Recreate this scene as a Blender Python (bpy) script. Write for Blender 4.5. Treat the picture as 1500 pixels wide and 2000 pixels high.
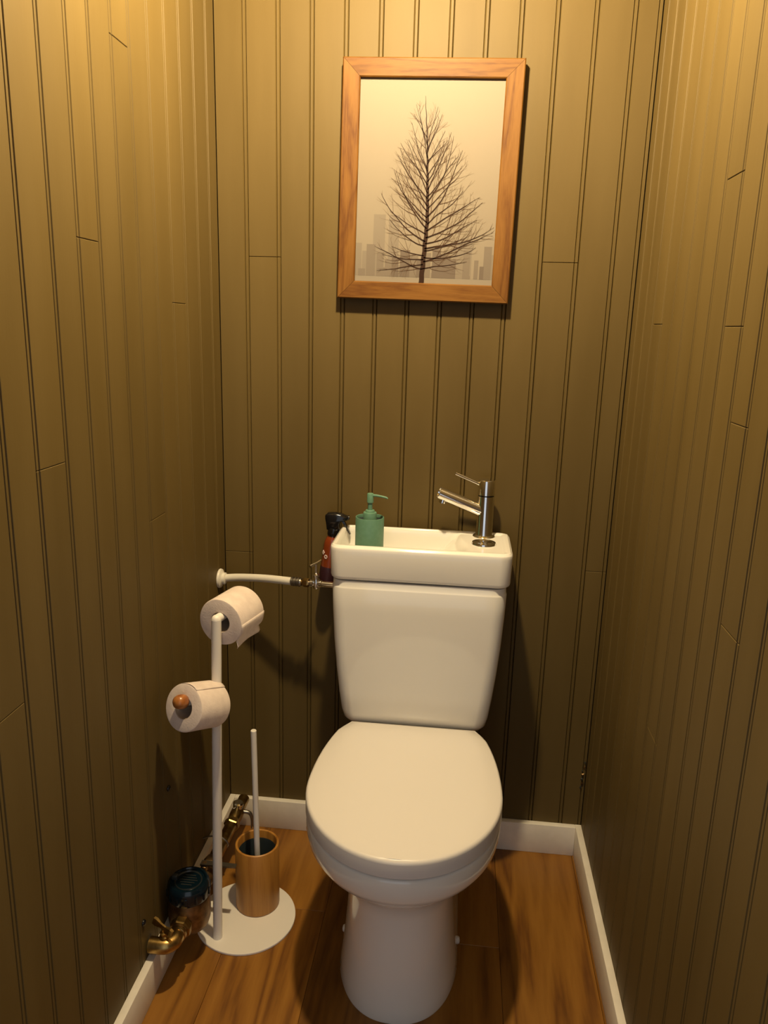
import bpy, bmesh, math, random
from mathutils import Vector, Matrix
random.seed(7)
PI = math.pi
for o in list(bpy.data.objects): bpy.data.objects.remove(o)
scene = bpy.context.scene
C = scene.collection

# ------------------------------------------------------------------ camera
CAM = Vector((0.5651, -1.7560, 1.3079))
cd = bpy.data.cameras.new('camera'); cam = bpy.data.objects.new('camera', cd); C.objects.link(cam)
cd.sensor_fit = 'VERTICAL'; cd.sensor_height = 24.0; cd.lens = 1491.08 / 2000 * 24.0
cd.clip_start = 0.02
r = Vector((0.99403150, 0.10552650, 0.02766826)); d = Vector((0.05172196, -0.23256442, -0.97120473)); f = Vector((-0.09605318, 0.96683915, -0.23663440))
m = Matrix.Identity(4)
for i in range(3):
    m[i][0] = r[i]; m[i][1] = -d[i]; m[i][2] = -f[i]; m[i][3] = CAM[i]
cam.matrix_world = m
scene.camera = cam

# ------------------------------------------------------------------ world (dim daylight of the hallway behind the open door)
w = bpy.data.worlds.new('world'); scene.world = w; w.use_nodes = True
w.node_tree.nodes['Background'].inputs[0].default_value = (0.88, 0.93, 1.0, 1)
w.node_tree.nodes['Background'].inputs[1].default_value = 0.75
BULB_STRENGTH = 2850.0
BULB_COLOR = (1.0, 0.78, 0.45, 1)
scene.view_settings.view_transform = 'Standard'; scene.view_settings.look = 'None'
scene.view_settings.gamma = 1.0; scene.view_settings.use_curve_mapping = False
scene.view_settings.exposure = 0.0

W = 0.92; H = 2.36; YF = -1.70      # room width, ceiling height, door wall

# ------------------------------------------------------------------ materials
def mat(name, col, rough=0.5, metal=0.0, **kw):
    M = bpy.data.materials.new(name); M.use_nodes = True
    b = M.node_tree.nodes['Principled BSDF']
    b.inputs['Base Color'].default_value = (*col, 1); b.inputs['Roughness'].default_value = rough; b.inputs['Metallic'].default_value = metal
    for k, v in kw.items(): b.inputs[k.replace('_', ' ')].default_value = v
    return M
def nt(M): return M.node_tree, M.node_tree.nodes['Principled BSDF']
def add_noise(M, col_a, col_b, scale=(1, 1, 1), nscale=20, detail=4, bump=0.0, lo=0.35, hi=0.65, bscale=None, bdist=0.001, rand=0.0):
    t, b = nt(M); N = t.nodes; L = t.links
    tc = N.new('ShaderNodeTexCoord'); mp = N.new('ShaderNodeMapping'); mp.inputs['Scale'].default_value = scale
    L.new(tc.outputs['Object'], mp.inputs['Vector'])
    no = N.new('ShaderNodeTexNoise'); no.inputs['Scale'].default_value = nscale; no.inputs['Detail'].default_value = detail
    L.new(mp.outputs[0], no.inputs['Vector'])
    cr = N.new('ShaderNodeValToRGB'); cr.color_ramp.elements[0].position = lo; cr.color_ramp.elements[1].position = hi
    cr.color_ramp.elements[0].color = (*col_a, 1); cr.color_ramp.elements[1].color = (*col_b, 1)
    L.new(no.outputs['Fac'], cr.inputs['Fac'])
    out = cr.outputs[0]
    if rand:
        oi = N.new('ShaderNodeObjectInfo'); mr = N.new('ShaderNodeMapRange'); mr.inputs[3].default_value = 1 - rand; mr.inputs[4].default_value = 1 + rand
        L.new(oi.outputs['Random'], mr.inputs[0])
        hs = N.new('ShaderNodeHueSaturation'); L.new(mr.outputs[0], hs.inputs['Value']); L.new(out, hs.inputs['Color']); out = hs.outputs[0]
    L.new(out, b.inputs['Base Color'])
    if bump:
        n2 = N.new('ShaderNodeTexNoise'); n2.inputs['Scale'].default_value = bscale or nscale; n2.inputs['Detail'].default_value = 3
        L.new(mp.outputs[0], n2.inputs['Vector'])
        bp = N.new('ShaderNodeBump'); bp.inputs['Strength'].default_value = bump; bp.inputs['Distance'].default_value = bdist
        L.new(n2.outputs['Fac'], bp.inputs['Height']); L.new(bp.outputs[0], b.inputs['Normal'])
    return M
def wood(name, c1, c2, c3, axis='Y', scale=1.0, rough=0.45, ring=14, stretch=0.06, dist=3.0, rand=0.12):
    """long grain: fine streaks plus broad cathedral figure, stretched along axis"""
    M = mat(name, c1, rough); t, b = nt(M); N = t.nodes; L = t.links
    tc = N.new('ShaderNodeTexCoord'); oi = N.new('ShaderNodeObjectInfo')
    vm = N.new('ShaderNodeVectorMath'); vm.operation = 'SCALE'; vm.inputs[0].default_value = (3.1, 2.3, 1.7); L.new(oi.outputs['Random'], vm.inputs['Scale'])
    va = N.new('ShaderNodeVectorMath'); va.operation = 'ADD'; L.new(tc.outputs['Object'], va.inputs[0]); L.new(vm.outputs[0], va.inputs[1])
    mp = N.new('ShaderNodeMapping'); i = 'XYZ'.index(axis); sc = [scale] * 3; sc[i] = scale * stretch; mp.inputs['Scale'].default_value = sc
    L.new(va.outputs[0], mp.inputs['Vector'])
    n0 = N.new('ShaderNodeTexNoise'); n0.inputs['Scale'].default_value = ring; n0.inputs['Detail'].default_value = 2; n0.inputs['Distortion'].default_value = 0.4
    L.new(mp.outputs[0], n0.inputs['Vector'])
    mu = N.new('ShaderNodeMath'); mu.operation = 'MULTIPLY'; mu.inputs[1].default_value = dist * 6; L.new(n0.outputs['Fac'], mu.inputs[0])
    fr = N.new('ShaderNodeMath'); fr.operation = 'PINGPONG'; fr.inputs[1].default_value = 1.0; L.new(mu.outputs[0], fr.inputs[0])
    n1 = N.new('ShaderNodeTexNoise'); n1.inputs['Scale'].default_value = ring * 14; n1.inputs['Detail'].default_value = 5
    L.new(mp.outputs[0], n1.inputs['Vector'])
    mx = N.new('ShaderNodeMix'); mx.inputs[0].default_value = 0.55; L.new(fr.outputs[0], mx.inputs[2]); L.new(n1.outputs['Fac'], mx.inputs[3])
    cr = N.new('ShaderNodeValToRGB'); e = cr.color_ramp.elements; e[0].position = 0.22; e[0].color = (*c3, 1); e[1].position = 0.72; e[1].color = (*c1, 1)
    x = e.new(0.45); x.color = (*c2, 1)
    L.new(mx.outputs[0], cr.inputs['Fac'])
    mr = N.new('ShaderNodeMapRange'); mr.inputs[3].default_value = 1 - rand; mr.inputs[4].default_value = 1 + rand; L.new(oi.outputs['Random'], mr.inputs[0])
    hs = N.new('ShaderNodeHueSaturation'); L.new(mr.outputs[0], hs.inputs['Value']); L.new(cr.outputs[0], hs.inputs['Color'])
    L.new(hs.outputs[0], b.inputs['Base Color'])
    bp = N.new('ShaderNodeBump'); bp.inputs['Strength'].default_value = 0.15; bp.inputs['Distance'].default_value = 0.0006
    L.new(n1.outputs['Fac'], bp.inputs['Height']); L.new(bp.outputs[0], b.inputs['Normal'])
    return M

PAINT = mat('wall_paint', (0.10, 0.07, 0.02), 0.58); PAINT.node_tree.nodes['Principled BSDF'].inputs['Specular IOR Level'].default_value = 0.26
add_noise(PAINT, (0.104, 0.069, 0.019), (0.117, 0.079, 0.024), (1, 1, 0.15), 14, 4, bump=0.12, bscale=220, bdist=0.0006, rand=0.06)
PLASTER = mat('white_ceiling', (0.62, 0.60, 0.56), 0.8)
CERAMIC = mat('white_ceramic', (0.82, 0.80, 0.75), 0.12, Coat_Weight=0.4, Coat_Roughness=0.05)
PLASTIC = mat('lid_plastic', (0.72, 0.69, 0.66), 0.28)
WPAINT = mat('white_trim_paint', (0.66, 0.63, 0.57), 0.45); add_noise(WPAINT, (0.76, 0.72, 0.65), (0.82, 0.78, 0.71), (1, 1, 1), 30)
WMETAL = mat('white_powder_coat', (0.80, 0.76, 0.70), 0.42)
WPIPE = mat('white_pipe', (0.70, 0.67, 0.60), 0.35)
CHROME = mat('chrome', (0.82, 0.82, 0.82), 0.06, 1.0)
BRASS = mat('brass', (0.62, 0.42, 0.14), 0.32, 1.0); add_noise(BRASS, (0.27, 0.165, 0.05), (0.50, 0.34, 0.12), (1, 1, 1), 60)
OLDBRASS = mat('tarnished_brass', (0.20, 0.13, 0.06), 0.42, 0.9); add_noise(OLDBRASS, (0.10, 0.06, 0.03), (0.28, 0.18, 0.08), (1, 1, 1), 50)
STEEL = mat('dull_steel', (0.34, 0.32, 0.29), 0.35, 1.0)
BLUEP = mat('dark_blue_plastic', (0.0015, 0.009, 0.016), 0.18)
GREYP = mat('grey_plastic', (0.03, 0.033, 0.03), 0.3)
BLACKP = mat('black_plastic', (0.006, 0.006, 0.007), 0.14)
AMBER = mat('amber_bottle', (0.19, 0.034, 0.008), 0.16); AMBER.node_tree.nodes['Principled BSDF'].inputs['Coat Weight'].default_value = 0.6
PURPLE = mat('dark_purple_label', (0.035, 0.010, 0.016), 0.4)
WMARK = mat('white_print', (0.75, 0.62, 0.60), 0.5)
GREEN = mat('sage_green', (0.115, 0.245, 0.165), 0.48); add_noise(GREEN, (0.108, 0.235, 0.155), (0.122, 0.256, 0.175), (1, 1, 1), 120, bump=0.05, bdist=0.0004)
DARKIN = mat('dark_liner', (0.02, 0.03, 0.035), 0.5)
PAPER = mat('tissue_paper', (0.70, 0.60, 0.55), 0.95); add_noise(PAPER, (0.66, 0.56, 0.51), (0.73, 0.63, 0.57), (1, 1, 1), 60, bump=0.5, bscale=300, bdist=0.0008)
CARD = mat('card_core', (0.45, 0.36, 0.28), 0.9)
OAK = wood('oak_floor', (0.27, 0.118, 0.016), (0.215, 0.088, 0.010), (0.125, 0.045, 0.005), 'Y', 1.0, 0.42, 9, 0.09, 2.2, 0.16)
FRAMEW_Z = wood('frame_wood_upright', (0.165, 0.074, 0.013), (0.135, 0.056, 0.008), (0.090, 0.032, 0.004), 'Z', 1.0, 0.55, 30, 0.10, 1.2, 0.05)
FRAMEW_X = wood('frame_wood_level', (0.165, 0.074, 0.013), (0.135, 0.056, 0.008), (0.090, 0.032, 0.004), 'X', 1.0, 0.55, 30, 0.10, 1.2, 0.05)
for M_ in (FRAMEW_Z, FRAMEW_X): M_.node_tree.nodes['Principled BSDF'].inputs['Specular IOR Level'].default_value = 0.22
BAMBOO = wood('acacia_cup', (0.46, 0.215, 0.040), (0.38, 0.165, 0.027), (0.24, 0.092, 0.014), 'Z', 1.0, 0.4, 26, 0.05, 1.0, 0.0)
KNOBW = wood('knob_wood', (0.38, 0.15, 0.04), (0.31, 0.11, 0.028), (0.22, 0.07, 0.018), 'Y', 1.0, 0.3, 40, 0.2, 1.0, 0.0)
PRINT = mat('print_paper', (0.215, 0.183, 0.143), 0.6)
INK1 = mat('ink_dark_brown', (0.026, 0.012, 0.007), 0.5)
INK2 = mat('ink_brown', (0.062, 0.030, 0.014), 0.5)
INK3 = mat('ink_pale_brown', (0.128, 0.084, 0.052), 0.5)
FOG1 = mat('ink_fog_pale', (0.178, 0.151, 0.122), 0.6)
FOG2 = mat('ink_fog_mid', (0.152, 0.126, 0.102), 0.6)
FOG3 = mat('ink_fog_dark', (0.122, 0.098, 0.080), 0.6)
SNOW = mat('ink_snow', (0.212, 0.184, 0.148), 0.6)
for M_ in (PRINT, INK1, INK2, INK3, FOG1, FOG2, FOG3, SNOW): M_.node_tree.nodes['Principled BSDF'].inputs['Specular IOR Level'].default_value = 0.12
BULBM = bpy.data.materials.new('lit_bulb'); BULBM.use_nodes = True
b = BULBM.node_tree.nodes['Principled BSDF']; b.inputs['Emission Color'].default_value = BULB_COLOR; b.inputs['Emission Strength'].default_value = BULB_STRENGTH
BULBM.cycles.emission_sampling = 'FRONT'

# ------------------------------------------------------------------ mesh helpers
def link(name, me, M, parent=None):
    o = bpy.data.objects.new(name, me); C.objects.link(o)
    if M: me.materials.append(M)
    if parent: o.parent = parent
    return o
def mk(name, verts, faces, M, parent=None, smooth=False, angle=None):
    me = bpy.data.meshes.new(name); me.from_pydata([tuple(v) for v in verts], [], faces); me.update()
    bm = bmesh.new(); bm.from_mesh(me); bmesh.ops.recalc_face_normals(bm, faces=bm.faces); bm.to_mesh(me); bm.free()
    if smooth:
        for p in me.polygons: p.use_smooth = True
        if angle: me.set_sharp_from_angle(angle=math.radians(angle))
    return link(name, me, M, parent)
def bmobj(name, bm, M, parent=None, smooth=False, angle=35):
    bmesh.ops.recalc_face_normals(bm, faces=bm.faces)
    me = bpy.data.meshes.new(name); bm.to_mesh(me); bm.free()
    if smooth:
        for p in me.polygons: p.use_smooth = True
        me.set_sharp_from_angle(angle=math.radians(angle))
    return link(name, me, M, parent)
def empty(name, loc, label=None, cat=None, group=None):
    o = bpy.data.objects.new(name, None); C.objects.link(o); o.location = loc; o.empty_display_size = 0.05
    if label: o['label'] = label
    if cat: o['category'] = cat
    if group: o['group'] = group
    bpy.context.view_layer.update()
    return o
def tag(o, label, cat, group=None):
    o['label'] = label; o['category'] = cat
    if group: o['group'] = group
    return o
def struct(o, label=None):
    o['kind'] = 'structure'
    if label: o['label'] = label
    return o
def box(name, lo, hi, M, parent=None, bev=0.0, seg=2):
    bm = bmesh.new(); bmesh.ops.create_cube(bm, size=1)
    for v in bm.verts: v.co = Vector([lo[i] + (v.co[i] + 0.5) * (hi[i] - lo[i]) for i in range(3)])
    if bev: bmesh.ops.bevel(bm, geom=list(bm.edges), offset=bev, segments=seg, affect='EDGES', profile=0.5)
    return bmobj(name, bm, M, parent, smooth=bev > 0)
def loft(rings, cap0=True, cap1=True):
    V = []; F = []; n = len(rings[0])
    for R in rings: V += [tuple(p) for p in R]
    for k in range(len(rings) - 1):
        for i in range(n):
            j = (i + 1) % n
            F.append((k * n + i, k * n + j, (k + 1) * n + j, (k + 1) * n + i))
    if cap0: F.append(tuple(range(n - 1, -1, -1)))
    if cap1: F.append(tuple((len(rings) - 1) * n + i for i in range(n)))
    return V, F
def frame_of(axis):
    a = Vector(axis).normalized(); h = Vector((0, 0, 1)) if abs(a.z) < 0.9 else Vector((1, 0, 0))
    u = a.cross(h).normalized(); v = a.cross(u).normalized()
    return a, u, v
def lathe(name, prof, M, parent=None, origin=(0, 0, 0), axis=(0, 0, 1), n=40, angle=35, cap0=True, cap1=True, closed=False):
    """prof: list of (radius, height along axis)"""
    a, u, v = frame_of(axis); o = Vector(origin)
    rings = [[o + a * h + u * (math.cos(t) * r) + v * (math.sin(t) * r) for t in [2 * PI * i / n for i in range(n)]] for r, h in prof]
    if closed: rings = rings + [rings[0]]
    V, F = loft(rings, cap0 and not closed, cap1 and not closed)
    return mk(name, V, F, M, parent, True, angle)
def smooth_path(pts, sub=6):
    P = [Vector(p) for p in pts]; out = []
    for i in range(len(P) - 1):
        p0 = P[max(i - 1, 0)]; p1 = P[i]; p2 = P[i + 1]; p3 = P[min(i + 2, len(P) - 1)]
        for k in range(sub):
            t = k / sub
            out.append(0.5 * ((2 * p1) + (p2 - p0) * t + (2 * p0 - 5 * p1 + 4 * p2 - p3) * t * t + (3 * p1 - p0 - 3 * p2 + p3) * t ** 3))
    out.append(P[-1]); return out
def tube(name, pts, rad, M, parent=None, n=16, angle=40):
    P = [Vector(p) for p in pts]; rings = []
    T0 = (P[1] - P[0]).normalized(); _, u, v = frame_of(T0)
    for i, p in enumerate(P):
        T = (P[min(i + 1, len(P) - 1)] - P[max(i - 1, 0)]).normalized()
        u = (u - T * u.dot(T)).normalized(); v = T.cross(u)
        rr = rad[i] if isinstance(rad, (list, tuple)) else rad
        rings.append([p + u * math.cos(2 * PI * k / n) * rr + v * math.sin(2 * PI * k / n) * rr for k in range(n)])
    V, F = loft(rings)
    return mk(name, V, F, M, parent, True, angle)
def rrect(x0, x1, y0, y1, rad, z, n=8):
    """rounded rectangle ring"""
    pts = []
    for cx, cy, a0 in ((x1 - rad, y1 - rad, 0), (x0 + rad, y1 - rad, PI / 2), (x0 + rad, y0 + rad, PI), (x1 - rad, y0 + rad, 1.5 * PI)):
        for k in range(n + 1):
            a = a0 + PI / 2 * k / n; pts.append(Vector((cx + rad * math.cos(a), cy + rad * math.sin(a), z)))
    return pts
def hexnut(name, M, parent, origin, axis, rad, length, n=6):
    a, u, v = frame_of(axis); o = Vector(origin)
    prof = [(rad * 0.9, 0), (rad, length * 0.15), (rad, length * 0.85), (rad * 0.9, length)]
    rings = [[o + a * h + u * math.cos(2 * PI * i / n + 0.3) * rr + v * math.sin(2 * PI * i / n + 0.3) * rr for i in range(n)] for rr, h in prof]
    V, F = loft(rings); return mk(name, V, F, M, parent)

# ------------------------------------------------------------------ room shell
T = 0.012   # panelling thickness, its face lies at the room's planes x=0, x=W, y=0
wall_back = struct(box('wall_back', (-0.10, T, 0), (W + 0.10, 0.10, H), PAINT), 'back wall clad in dark taupe beaded boards')
wall_left = struct(box('wall_left', (-0.10, YF, 0), (-T, T, H), PAINT), 'left wall clad in dark taupe beaded boards')
wall_right = struct(box('wall_right', (W + T, YF, 0), (W + 0.10, T, H), PAINT), 'right wall clad in dark taupe beaded boards')
struct(box('ceiling', (-0.10, YF - 0.1, H), (W + 0.10, 0.10, H + 0.08), PAINT), 'dark painted ceiling')
# wall with the open doorway in which the camera stands
bm = bmesh.new()
for lo, hi in (((-0.10, YF - 0.10, 0), (0.08, YF, H)), ((0.86, YF - 0.10, 0), (W + 0.10, YF, H)), ((0.08, YF - 0.10, 2.06), (0.86, YF, H))):
    g = bmesh.ops.create_cube(bm, size=1)
    for v in g['verts']: v.co = Vector([lo[i] + (v.co[i] + 0.5) * (hi[i] - lo[i]) for i in range(3)])
struct(bmobj('wall_front', bm, PAINT), 'dark wall around the open doorway')

def plank_profile(wd):
    return [(0.0003, -0.0036), (0.0016, 0.0), (wd - 0.0100, 0.0), (wd - 0.0084, -0.0034), (wd - 0.0066, -0.0004), (wd - 0.0019, -0.0004), (wd - 0.0003, -0.0036), (wd - 0.0003, -T), (0.0003, -T)]
def plank(parent, origin, udir, ndir, wd, z0, z1):
    """beaded board: long face, bead strip, two V grooves"""
    pr = plank_profile(wd) if wd > 0.02 else [(0.0003, -0.003), (0.0016, 0), (wd, 0), (wd, -T), (0.0003, -T)]
    u = Vector(udir); n = Vector(ndir); o = Vector(origin)
    e = 0.0008
    rings = [[o + u * a + n * (b - (e if q and b > -T else 0)) + Vector((0, 0, z)) for a, b in pr] for z, q in ((z0 + 0.0004, 1), (z0 + 0.0004 + e, 0), (z1 - 0.0004 - e, 0), (z1 - 0.0004, 1))]
    V, F = loft(rings)
    return mk('plank', V, F, PAINT, parent)
def clad(parent, edges, make, joints):
    for a, b in zip(edges[:-1], edges[1:]):
        zs = [0.0] + sorted(z for p, z in joints if a < p < b) + [H]
        for z0, z1 in zip(zs[:-1], zs[1:]): make(a, b, z0, z1)
# back wall: u = +x
ex = [0.0, 0.0695, 0.1425, 0.2155, 0.2880, 0.3610, 0.4330, 0.5055, 0.5775, 0.6470, 0.7190, 0.7955, 0.8715, 0.92]
clad(wall_back, ex, lambda a, b, z0, z1: plank(wall_back, (a, 0, 0), (1, 0, 0), (0, -1, 0), b - a, z0, z1),
     [(0.104, 1.451), (0.758, 1.451), (0.897, 0.760), (0.033, 0.759)])
# side walls: u runs from the back corner towards the door (-y)
el = [0.0, 0.0598, 0.1443 - 0.006, 0.2151, 0.2883, 0.3645, 0.4407, 0.507, 0.5814, 0.6494, 0.7242, 0.8019]
while el[-1] < 1.69: el.append(min(el[-1] + 0.0722, 1.70))
clad(wall_left, el, lambda a, b, z0, z1: plank(wall_left, (0, -a, 0), (0, -1, 0), (1, 0, 0), b - a, z0, z1),
     [(0.6185, 1.420), (0.253, 1.340), (0.764, 1.105), (0.908, 0.804), (0.478, 1.730), (0.4235, 0.944)])
er = [0.0, 0.053, 0.1245, 0.196, 0.2674, 0.339, 0.4104, 0.4819, 0.549, 0.6212, 0.6955, 0.7620]
while er[-1] < 1.69: er.append(min(er[-1] + 0.0715, 1.70))
clad(wall_right, er, lambda a, b, z0, z1: plank(wall_right, (W, -a, 0), (0, -1, 0), (-1, 0, 0), b - a, z0, z1),
     [(0.736, 1.196), (0.592, 1.522), (0.236, 1.325), (0.800, 0.936), (0.485, 0.630), (0.64, 1.32)])

# floor: oak laminate boards running away from the camera
floor = struct(box('floor', (-0.10, -2.9, -0.06), (W + 0.10, 0.10, -0.009), OAK), 'oak laminate floor with boards running to the back wall')
fx = [-0.082, 0.113, 0.310, 0.507, 0.704, 0.901, 1.02]
fj = {0: [-0.92], 1: [-0.291, -1.55], 2: [-0.75, -2.0], 3: [-0.344, -1.62], 4: [-1.05], 5: [-0.6, -1.8]}
for k in range(6):
    ys = [0.10] + fj[k] + [-2.9]
    for y1, y0 in zip(ys[:-1], ys[1:]):
        o = box('floor_board', (-0.5 * (fx[k + 1] - fx[k]) + 0.0003, -0.5 * (y1 - y0) + 0.0003, -0.009), (0.5 * (fx[k + 1] - fx[k]) - 0.0003, 0.5 * (y1 - y0) - 0.0003, 0), OAK, floor, bev=0.0006, seg=1)
        o.location = (0.5 * (fx[k] + fx[k + 1]), 0.5 * (y0 + y1), 0)

# baseboards
HB, TB = 0.082, 0.0156
def baseboard(name, lo, hi, label):
    return struct(box(name, lo, hi, WPAINT, bev=0.0012, seg=2), label)
baseboard('baseboard_back', (TB, -TB, 0), (W - TB, 0, HB), 'white wooden baseboard along the back wall')
bl = baseboard('baseboard_left', (0, YF, 0), (TB, 0, HB), 'white wooden baseboard along the left wall, behind the water meter')
baseboard('baseboard_right', (W - TB, YF, 0), (W, 0, HB), 'white wooden baseboard along the right wall')
for y, z, rr in ((-0.115, 0.0822, 0.0022), (-0.19, 0.060, 0.0045)):
    if z > HB: lathe('nail_hole', [(rr, 0), (rr, 0.0004)], BLACKP, bl, (TB * 0.6, y, HB), (0, 0, 1), 10)
    else: lathe('nail_hole', [(rr, 0), (rr, 0.0004)], BLACKP, bl, (TB, y, z), (1, 0, 0), 10)
# chipped paint low on the back wall, right corner
rnd = random.Random(3)
for k in range(7):
    zz = 0.190 + k * 0.0115; xx = 0.9115 + rnd.uniform(-0.004, 0.004); q = rnd.uniform(0.002, 0.0042)
    ring = [Vector((xx + q * math.cos(2 * PI * i / 7) * rnd.uniform(.5, 1.1), -0.0003, zz + 1.5 * q * math.sin(2 * PI * i / 7) * rnd.uniform(.6, 1.1))) for i in range(7)]
    top = [v.lerp(Vector((xx, 0, zz)), 0.45) + Vector((0, -0.0022, 0)) for v in ring]
    V, F = loft([ring, top]); mk('paint_chip', V, F, OLDBRASS if k % 2 else GREYP, wall_back)

# ------------------------------------------------------------------ ceiling lamp (above the frame, lights the room)
LX, LY, LZ = 0.43, -0.60, 2.06
lamp = empty('ceiling_lamp', (LX, LY, H), 'bare warm light bulb hanging from the ceiling above the toilet', 'lamp')
def L0(z): return (0, 0, z - H)
lathe('ceiling_rose', [(0.045, 0), (0.043, -0.012), (0.02, -0.022), (0.004, -0.026)], WMETAL, lamp, (0, 0, 0))
lathe('cord', [(0.003, -0.02), (0.003, LZ - H + 0.08)], BLACKP, lamp, (0, 0, 0), n=12)
lathe('socket', [(0.006, LZ - H + 0.088), (0.017, LZ - H + 0.080), (0.018, LZ - H + 0.038), (0.014, LZ - H + 0.034)], BLACKP, lamp, (0, 0, 0))
prof = [(0.013, LZ - H + 0.036), (0.016, LZ - H + 0.028)] + [(0.028 * math.cos(a), LZ - H + 0.028 * math.sin(a)) for a in [math.radians(q) for q in range(50, -90, -14)]] + [(0.001, LZ - H - 0.028)]
lathe('bulb', prof, BULBM, lamp, (0, 0, 0), n=24)

# ------------------------------------------------------------------ framed picture
FR = empty('framed_picture', (0.4655, 0.0, 1.603), 'wooden framed print of a bare winter tree on the back wall', 'picture')
FR.rotation_euler = (0, math.radians(0.75), 0); bpy.context.view_layer.update()
fw, fh, mw, y_b, y_f = 0.3735, 0.479, 0.0373, -0.0100, -0.0280
def rail(side):
    ho, vo = fw / 2, fh / 2; hi, vi = ho - mw, vo - mw
    co = {'b': [(-ho, -vo), (ho, -vo), (hi, -vi), (-hi, -vi)], 't': [(ho, vo), (-ho, vo), (-hi, vi), (hi, vi)],
          'l': [(-ho, vo), (-ho, -vo), (-hi, -vi), (-hi, vi)], 'r': [(ho, -vo), (ho, vo), (hi, vi), (hi, -vi)]}[side]
    # outer pair at full depth, inner pair; bevelled outer and inner front arris
    (a, b, c, dd) = [Vector((p[0], 0, p[1])) for p in co]
    e = 0.0022; g = 0.0006
    def at(t, y, p, q): v = p.lerp(q, t); v.y = y; return v
    tt = e / mw
    L_ = [at(0, y_b, a, dd), at(0, y_f + e, a, dd), at(tt, y_f, a, dd), at(1 - tt, y_f, a, dd), at(1, y_f + e, a, dd), at(1, y_b, a, dd)]
    R_ = [at(0, y_b, b, c), at(0, y_f + e, b, c), at(tt, y_f, b, c), at(1 - tt, y_f, b, c), at(1, y_f + e, b, c), at(1, y_b, b, c)]
    dirv = (b - a).normalized() * g
    L_ = [v + dirv * 0.5 for v in L_]; R_ = [v - dirv * 0.5 for v in R_]
    V, F = loft([L_, R_])
    return mk('frame_rail', V, F, FRAMEW_X if side in 'bt' else FRAMEW_Z, FR)
for sd in 'btlr': rail(sd)
lathe('wall_hook', [(0.003, 0), (0.003, 0.0115), (0.005, 0.012), (0.005, 0.0135)], STEEL, FR, (0, 0, fh / 2 - 0.03), (0, -1, 0), 12)
pw, ph = fw - 2 * mw + 0.004, fh - 2 * mw + 0.004
yp = -0.0190
box('backing_board', (-pw / 2 - 0.004, -0.0135, -ph / 2 - 0.004), (pw / 2 + 0.004, -0.0105, ph / 2 + 0.004), CARD, FR)
prn = box('print_sheet', (-pw / 2, yp, -ph / 2), (pw / 2, -0.0138, ph / 2), PRINT, FR); prn['label'] = 'cream print of a bare tree before a hazy skyline'
box('print_ground', (-pw / 2, yp - 0.00012, -ph / 2), (pw / 2, yp - 0.00002, -ph / 2 + 0.034 * ph), SNOW, prn)
def pp(a, b, k=0): return Vector((-pw / 2 + a * pw, yp - 0.0002 - 0.00006 * k, -ph / 2 + b * ph))
# skyline: blocks printed in three strengths of fog
sk = {0: [], 1: [], 2: []}
srnd = random.Random(11)
for a, wd_, h, q in ((0.13, .085, .345, 0), (0.24, .075, .345, 0), (0.00, .05, .20, 0), (0.055, .035, .16, 0), (0.085, .065, .195, 1), (0.16, .05, .15, 1), (.22, .06, .12, 1), (.33, .07, .17, 2), (.27, .05, .13, 2),
                  (.40, .06, .15, 1), (.50, .05, .16, 1), (.56, .06, .18, 2), (.62, .07, .15, 2), (.71, .13, .225, 0), (.78, .05, .18, 1), (.86, .03, .13, 1), (.925, .055, .20, 1), (.965, .035, .16, 0), (.90, .03, .10, 2), (.68, .05, .13, 2), (.45, .05, .12, 2)):
    sk[q].append((a, wd_, .034, h))
for k in range(26):
    a = srnd.uniform(0, .96); sk[srnd.choice((0, 1, 1))].append((a, srnd.uniform(.02, .06), .034, srnd.uniform(.05, .10)))
for q, M in ((0, FOG1), (1, FOG2), (2, FOG3)):
    for k, (a, wd_, b0, b1) in enumerate(sk[q]):
        a1 = min(a + wd_, 1); kk = q * 2 + 0.03 * k
        mk('printed_building', [pp(a, b0, kk), pp(a1, b0, kk), pp(a1, b1, kk), pp(a, b1, kk)], [(0, 1, 2, 3)], M, prn)
# tree: tapering flat strokes
strokes = {0: [], 1: [], 2: []}
tr = random.Random(5)
def stroke(path, w0, w1, lay): strokes[lay].append((path, w0, w1))
def trunk_at(b):   # a position of the leader at height b
    return 0.488 + 0.022 * min(b / 0.30, 1) - 0.085 * max(0, (b - 0.34)) ** 1.15 - 0.05 * max(0, b - 0.72)
def bez(p0, p1, p2, n): return [(p0[0] * (1 - t) ** 2 + 2 * p1[0] * t * (1 - t) + p2[0] * t * t, p0[1] * (1 - t) ** 2 + 2 * p1[1] * t * (1 - t) + p2[1] * t * t) for t in [i / n for i in range(n + 1)]]
AR = ph / pw
stroke([(trunk_at(b / 60 * .915) + 0.002 * math.sin(b * 1.3), b / 60 * .915) for b in range(61)], 0.0112, 0.0006, 0)
ENV = [(0.0, .20), (.03, .34), (.08, .42), (.20, .48), (.32, .475), (.42, .40), (.55, .32), (.68, .23), (.80, .16), (.90, .07), (.97, 0.0)]
def env(b, side):
    for (b0, e0), (b1, e1) in zip(ENV[:-1], ENV[1:]):
        if b0 <= b <= b1: return (e0 + (e1 - e0) * (b - b0) / (b1 - b0)) * (1.02 if side > 0 else 0.86)
    return 0.0
def grow(p, ang, maxlen, bend, jit, over=1.0):
    path = [p]; step = 0.016; n = int(maxlen / step)
    for i in range(n):
        ang += bend * (PI / 2 - ang) + tr.gauss(0, jit)
        p = (p[0] + step * math.cos(ang), p[1] + step * math.sin(ang) / AR)
        sd = p[0] - trunk_at(max(0, min(.95, p[1])))
        if abs(sd) > env(p[1], sd) * over or not (.012 < p[0] < .988) or p[1] < .02: break
        path.append(p)
    return path
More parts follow.
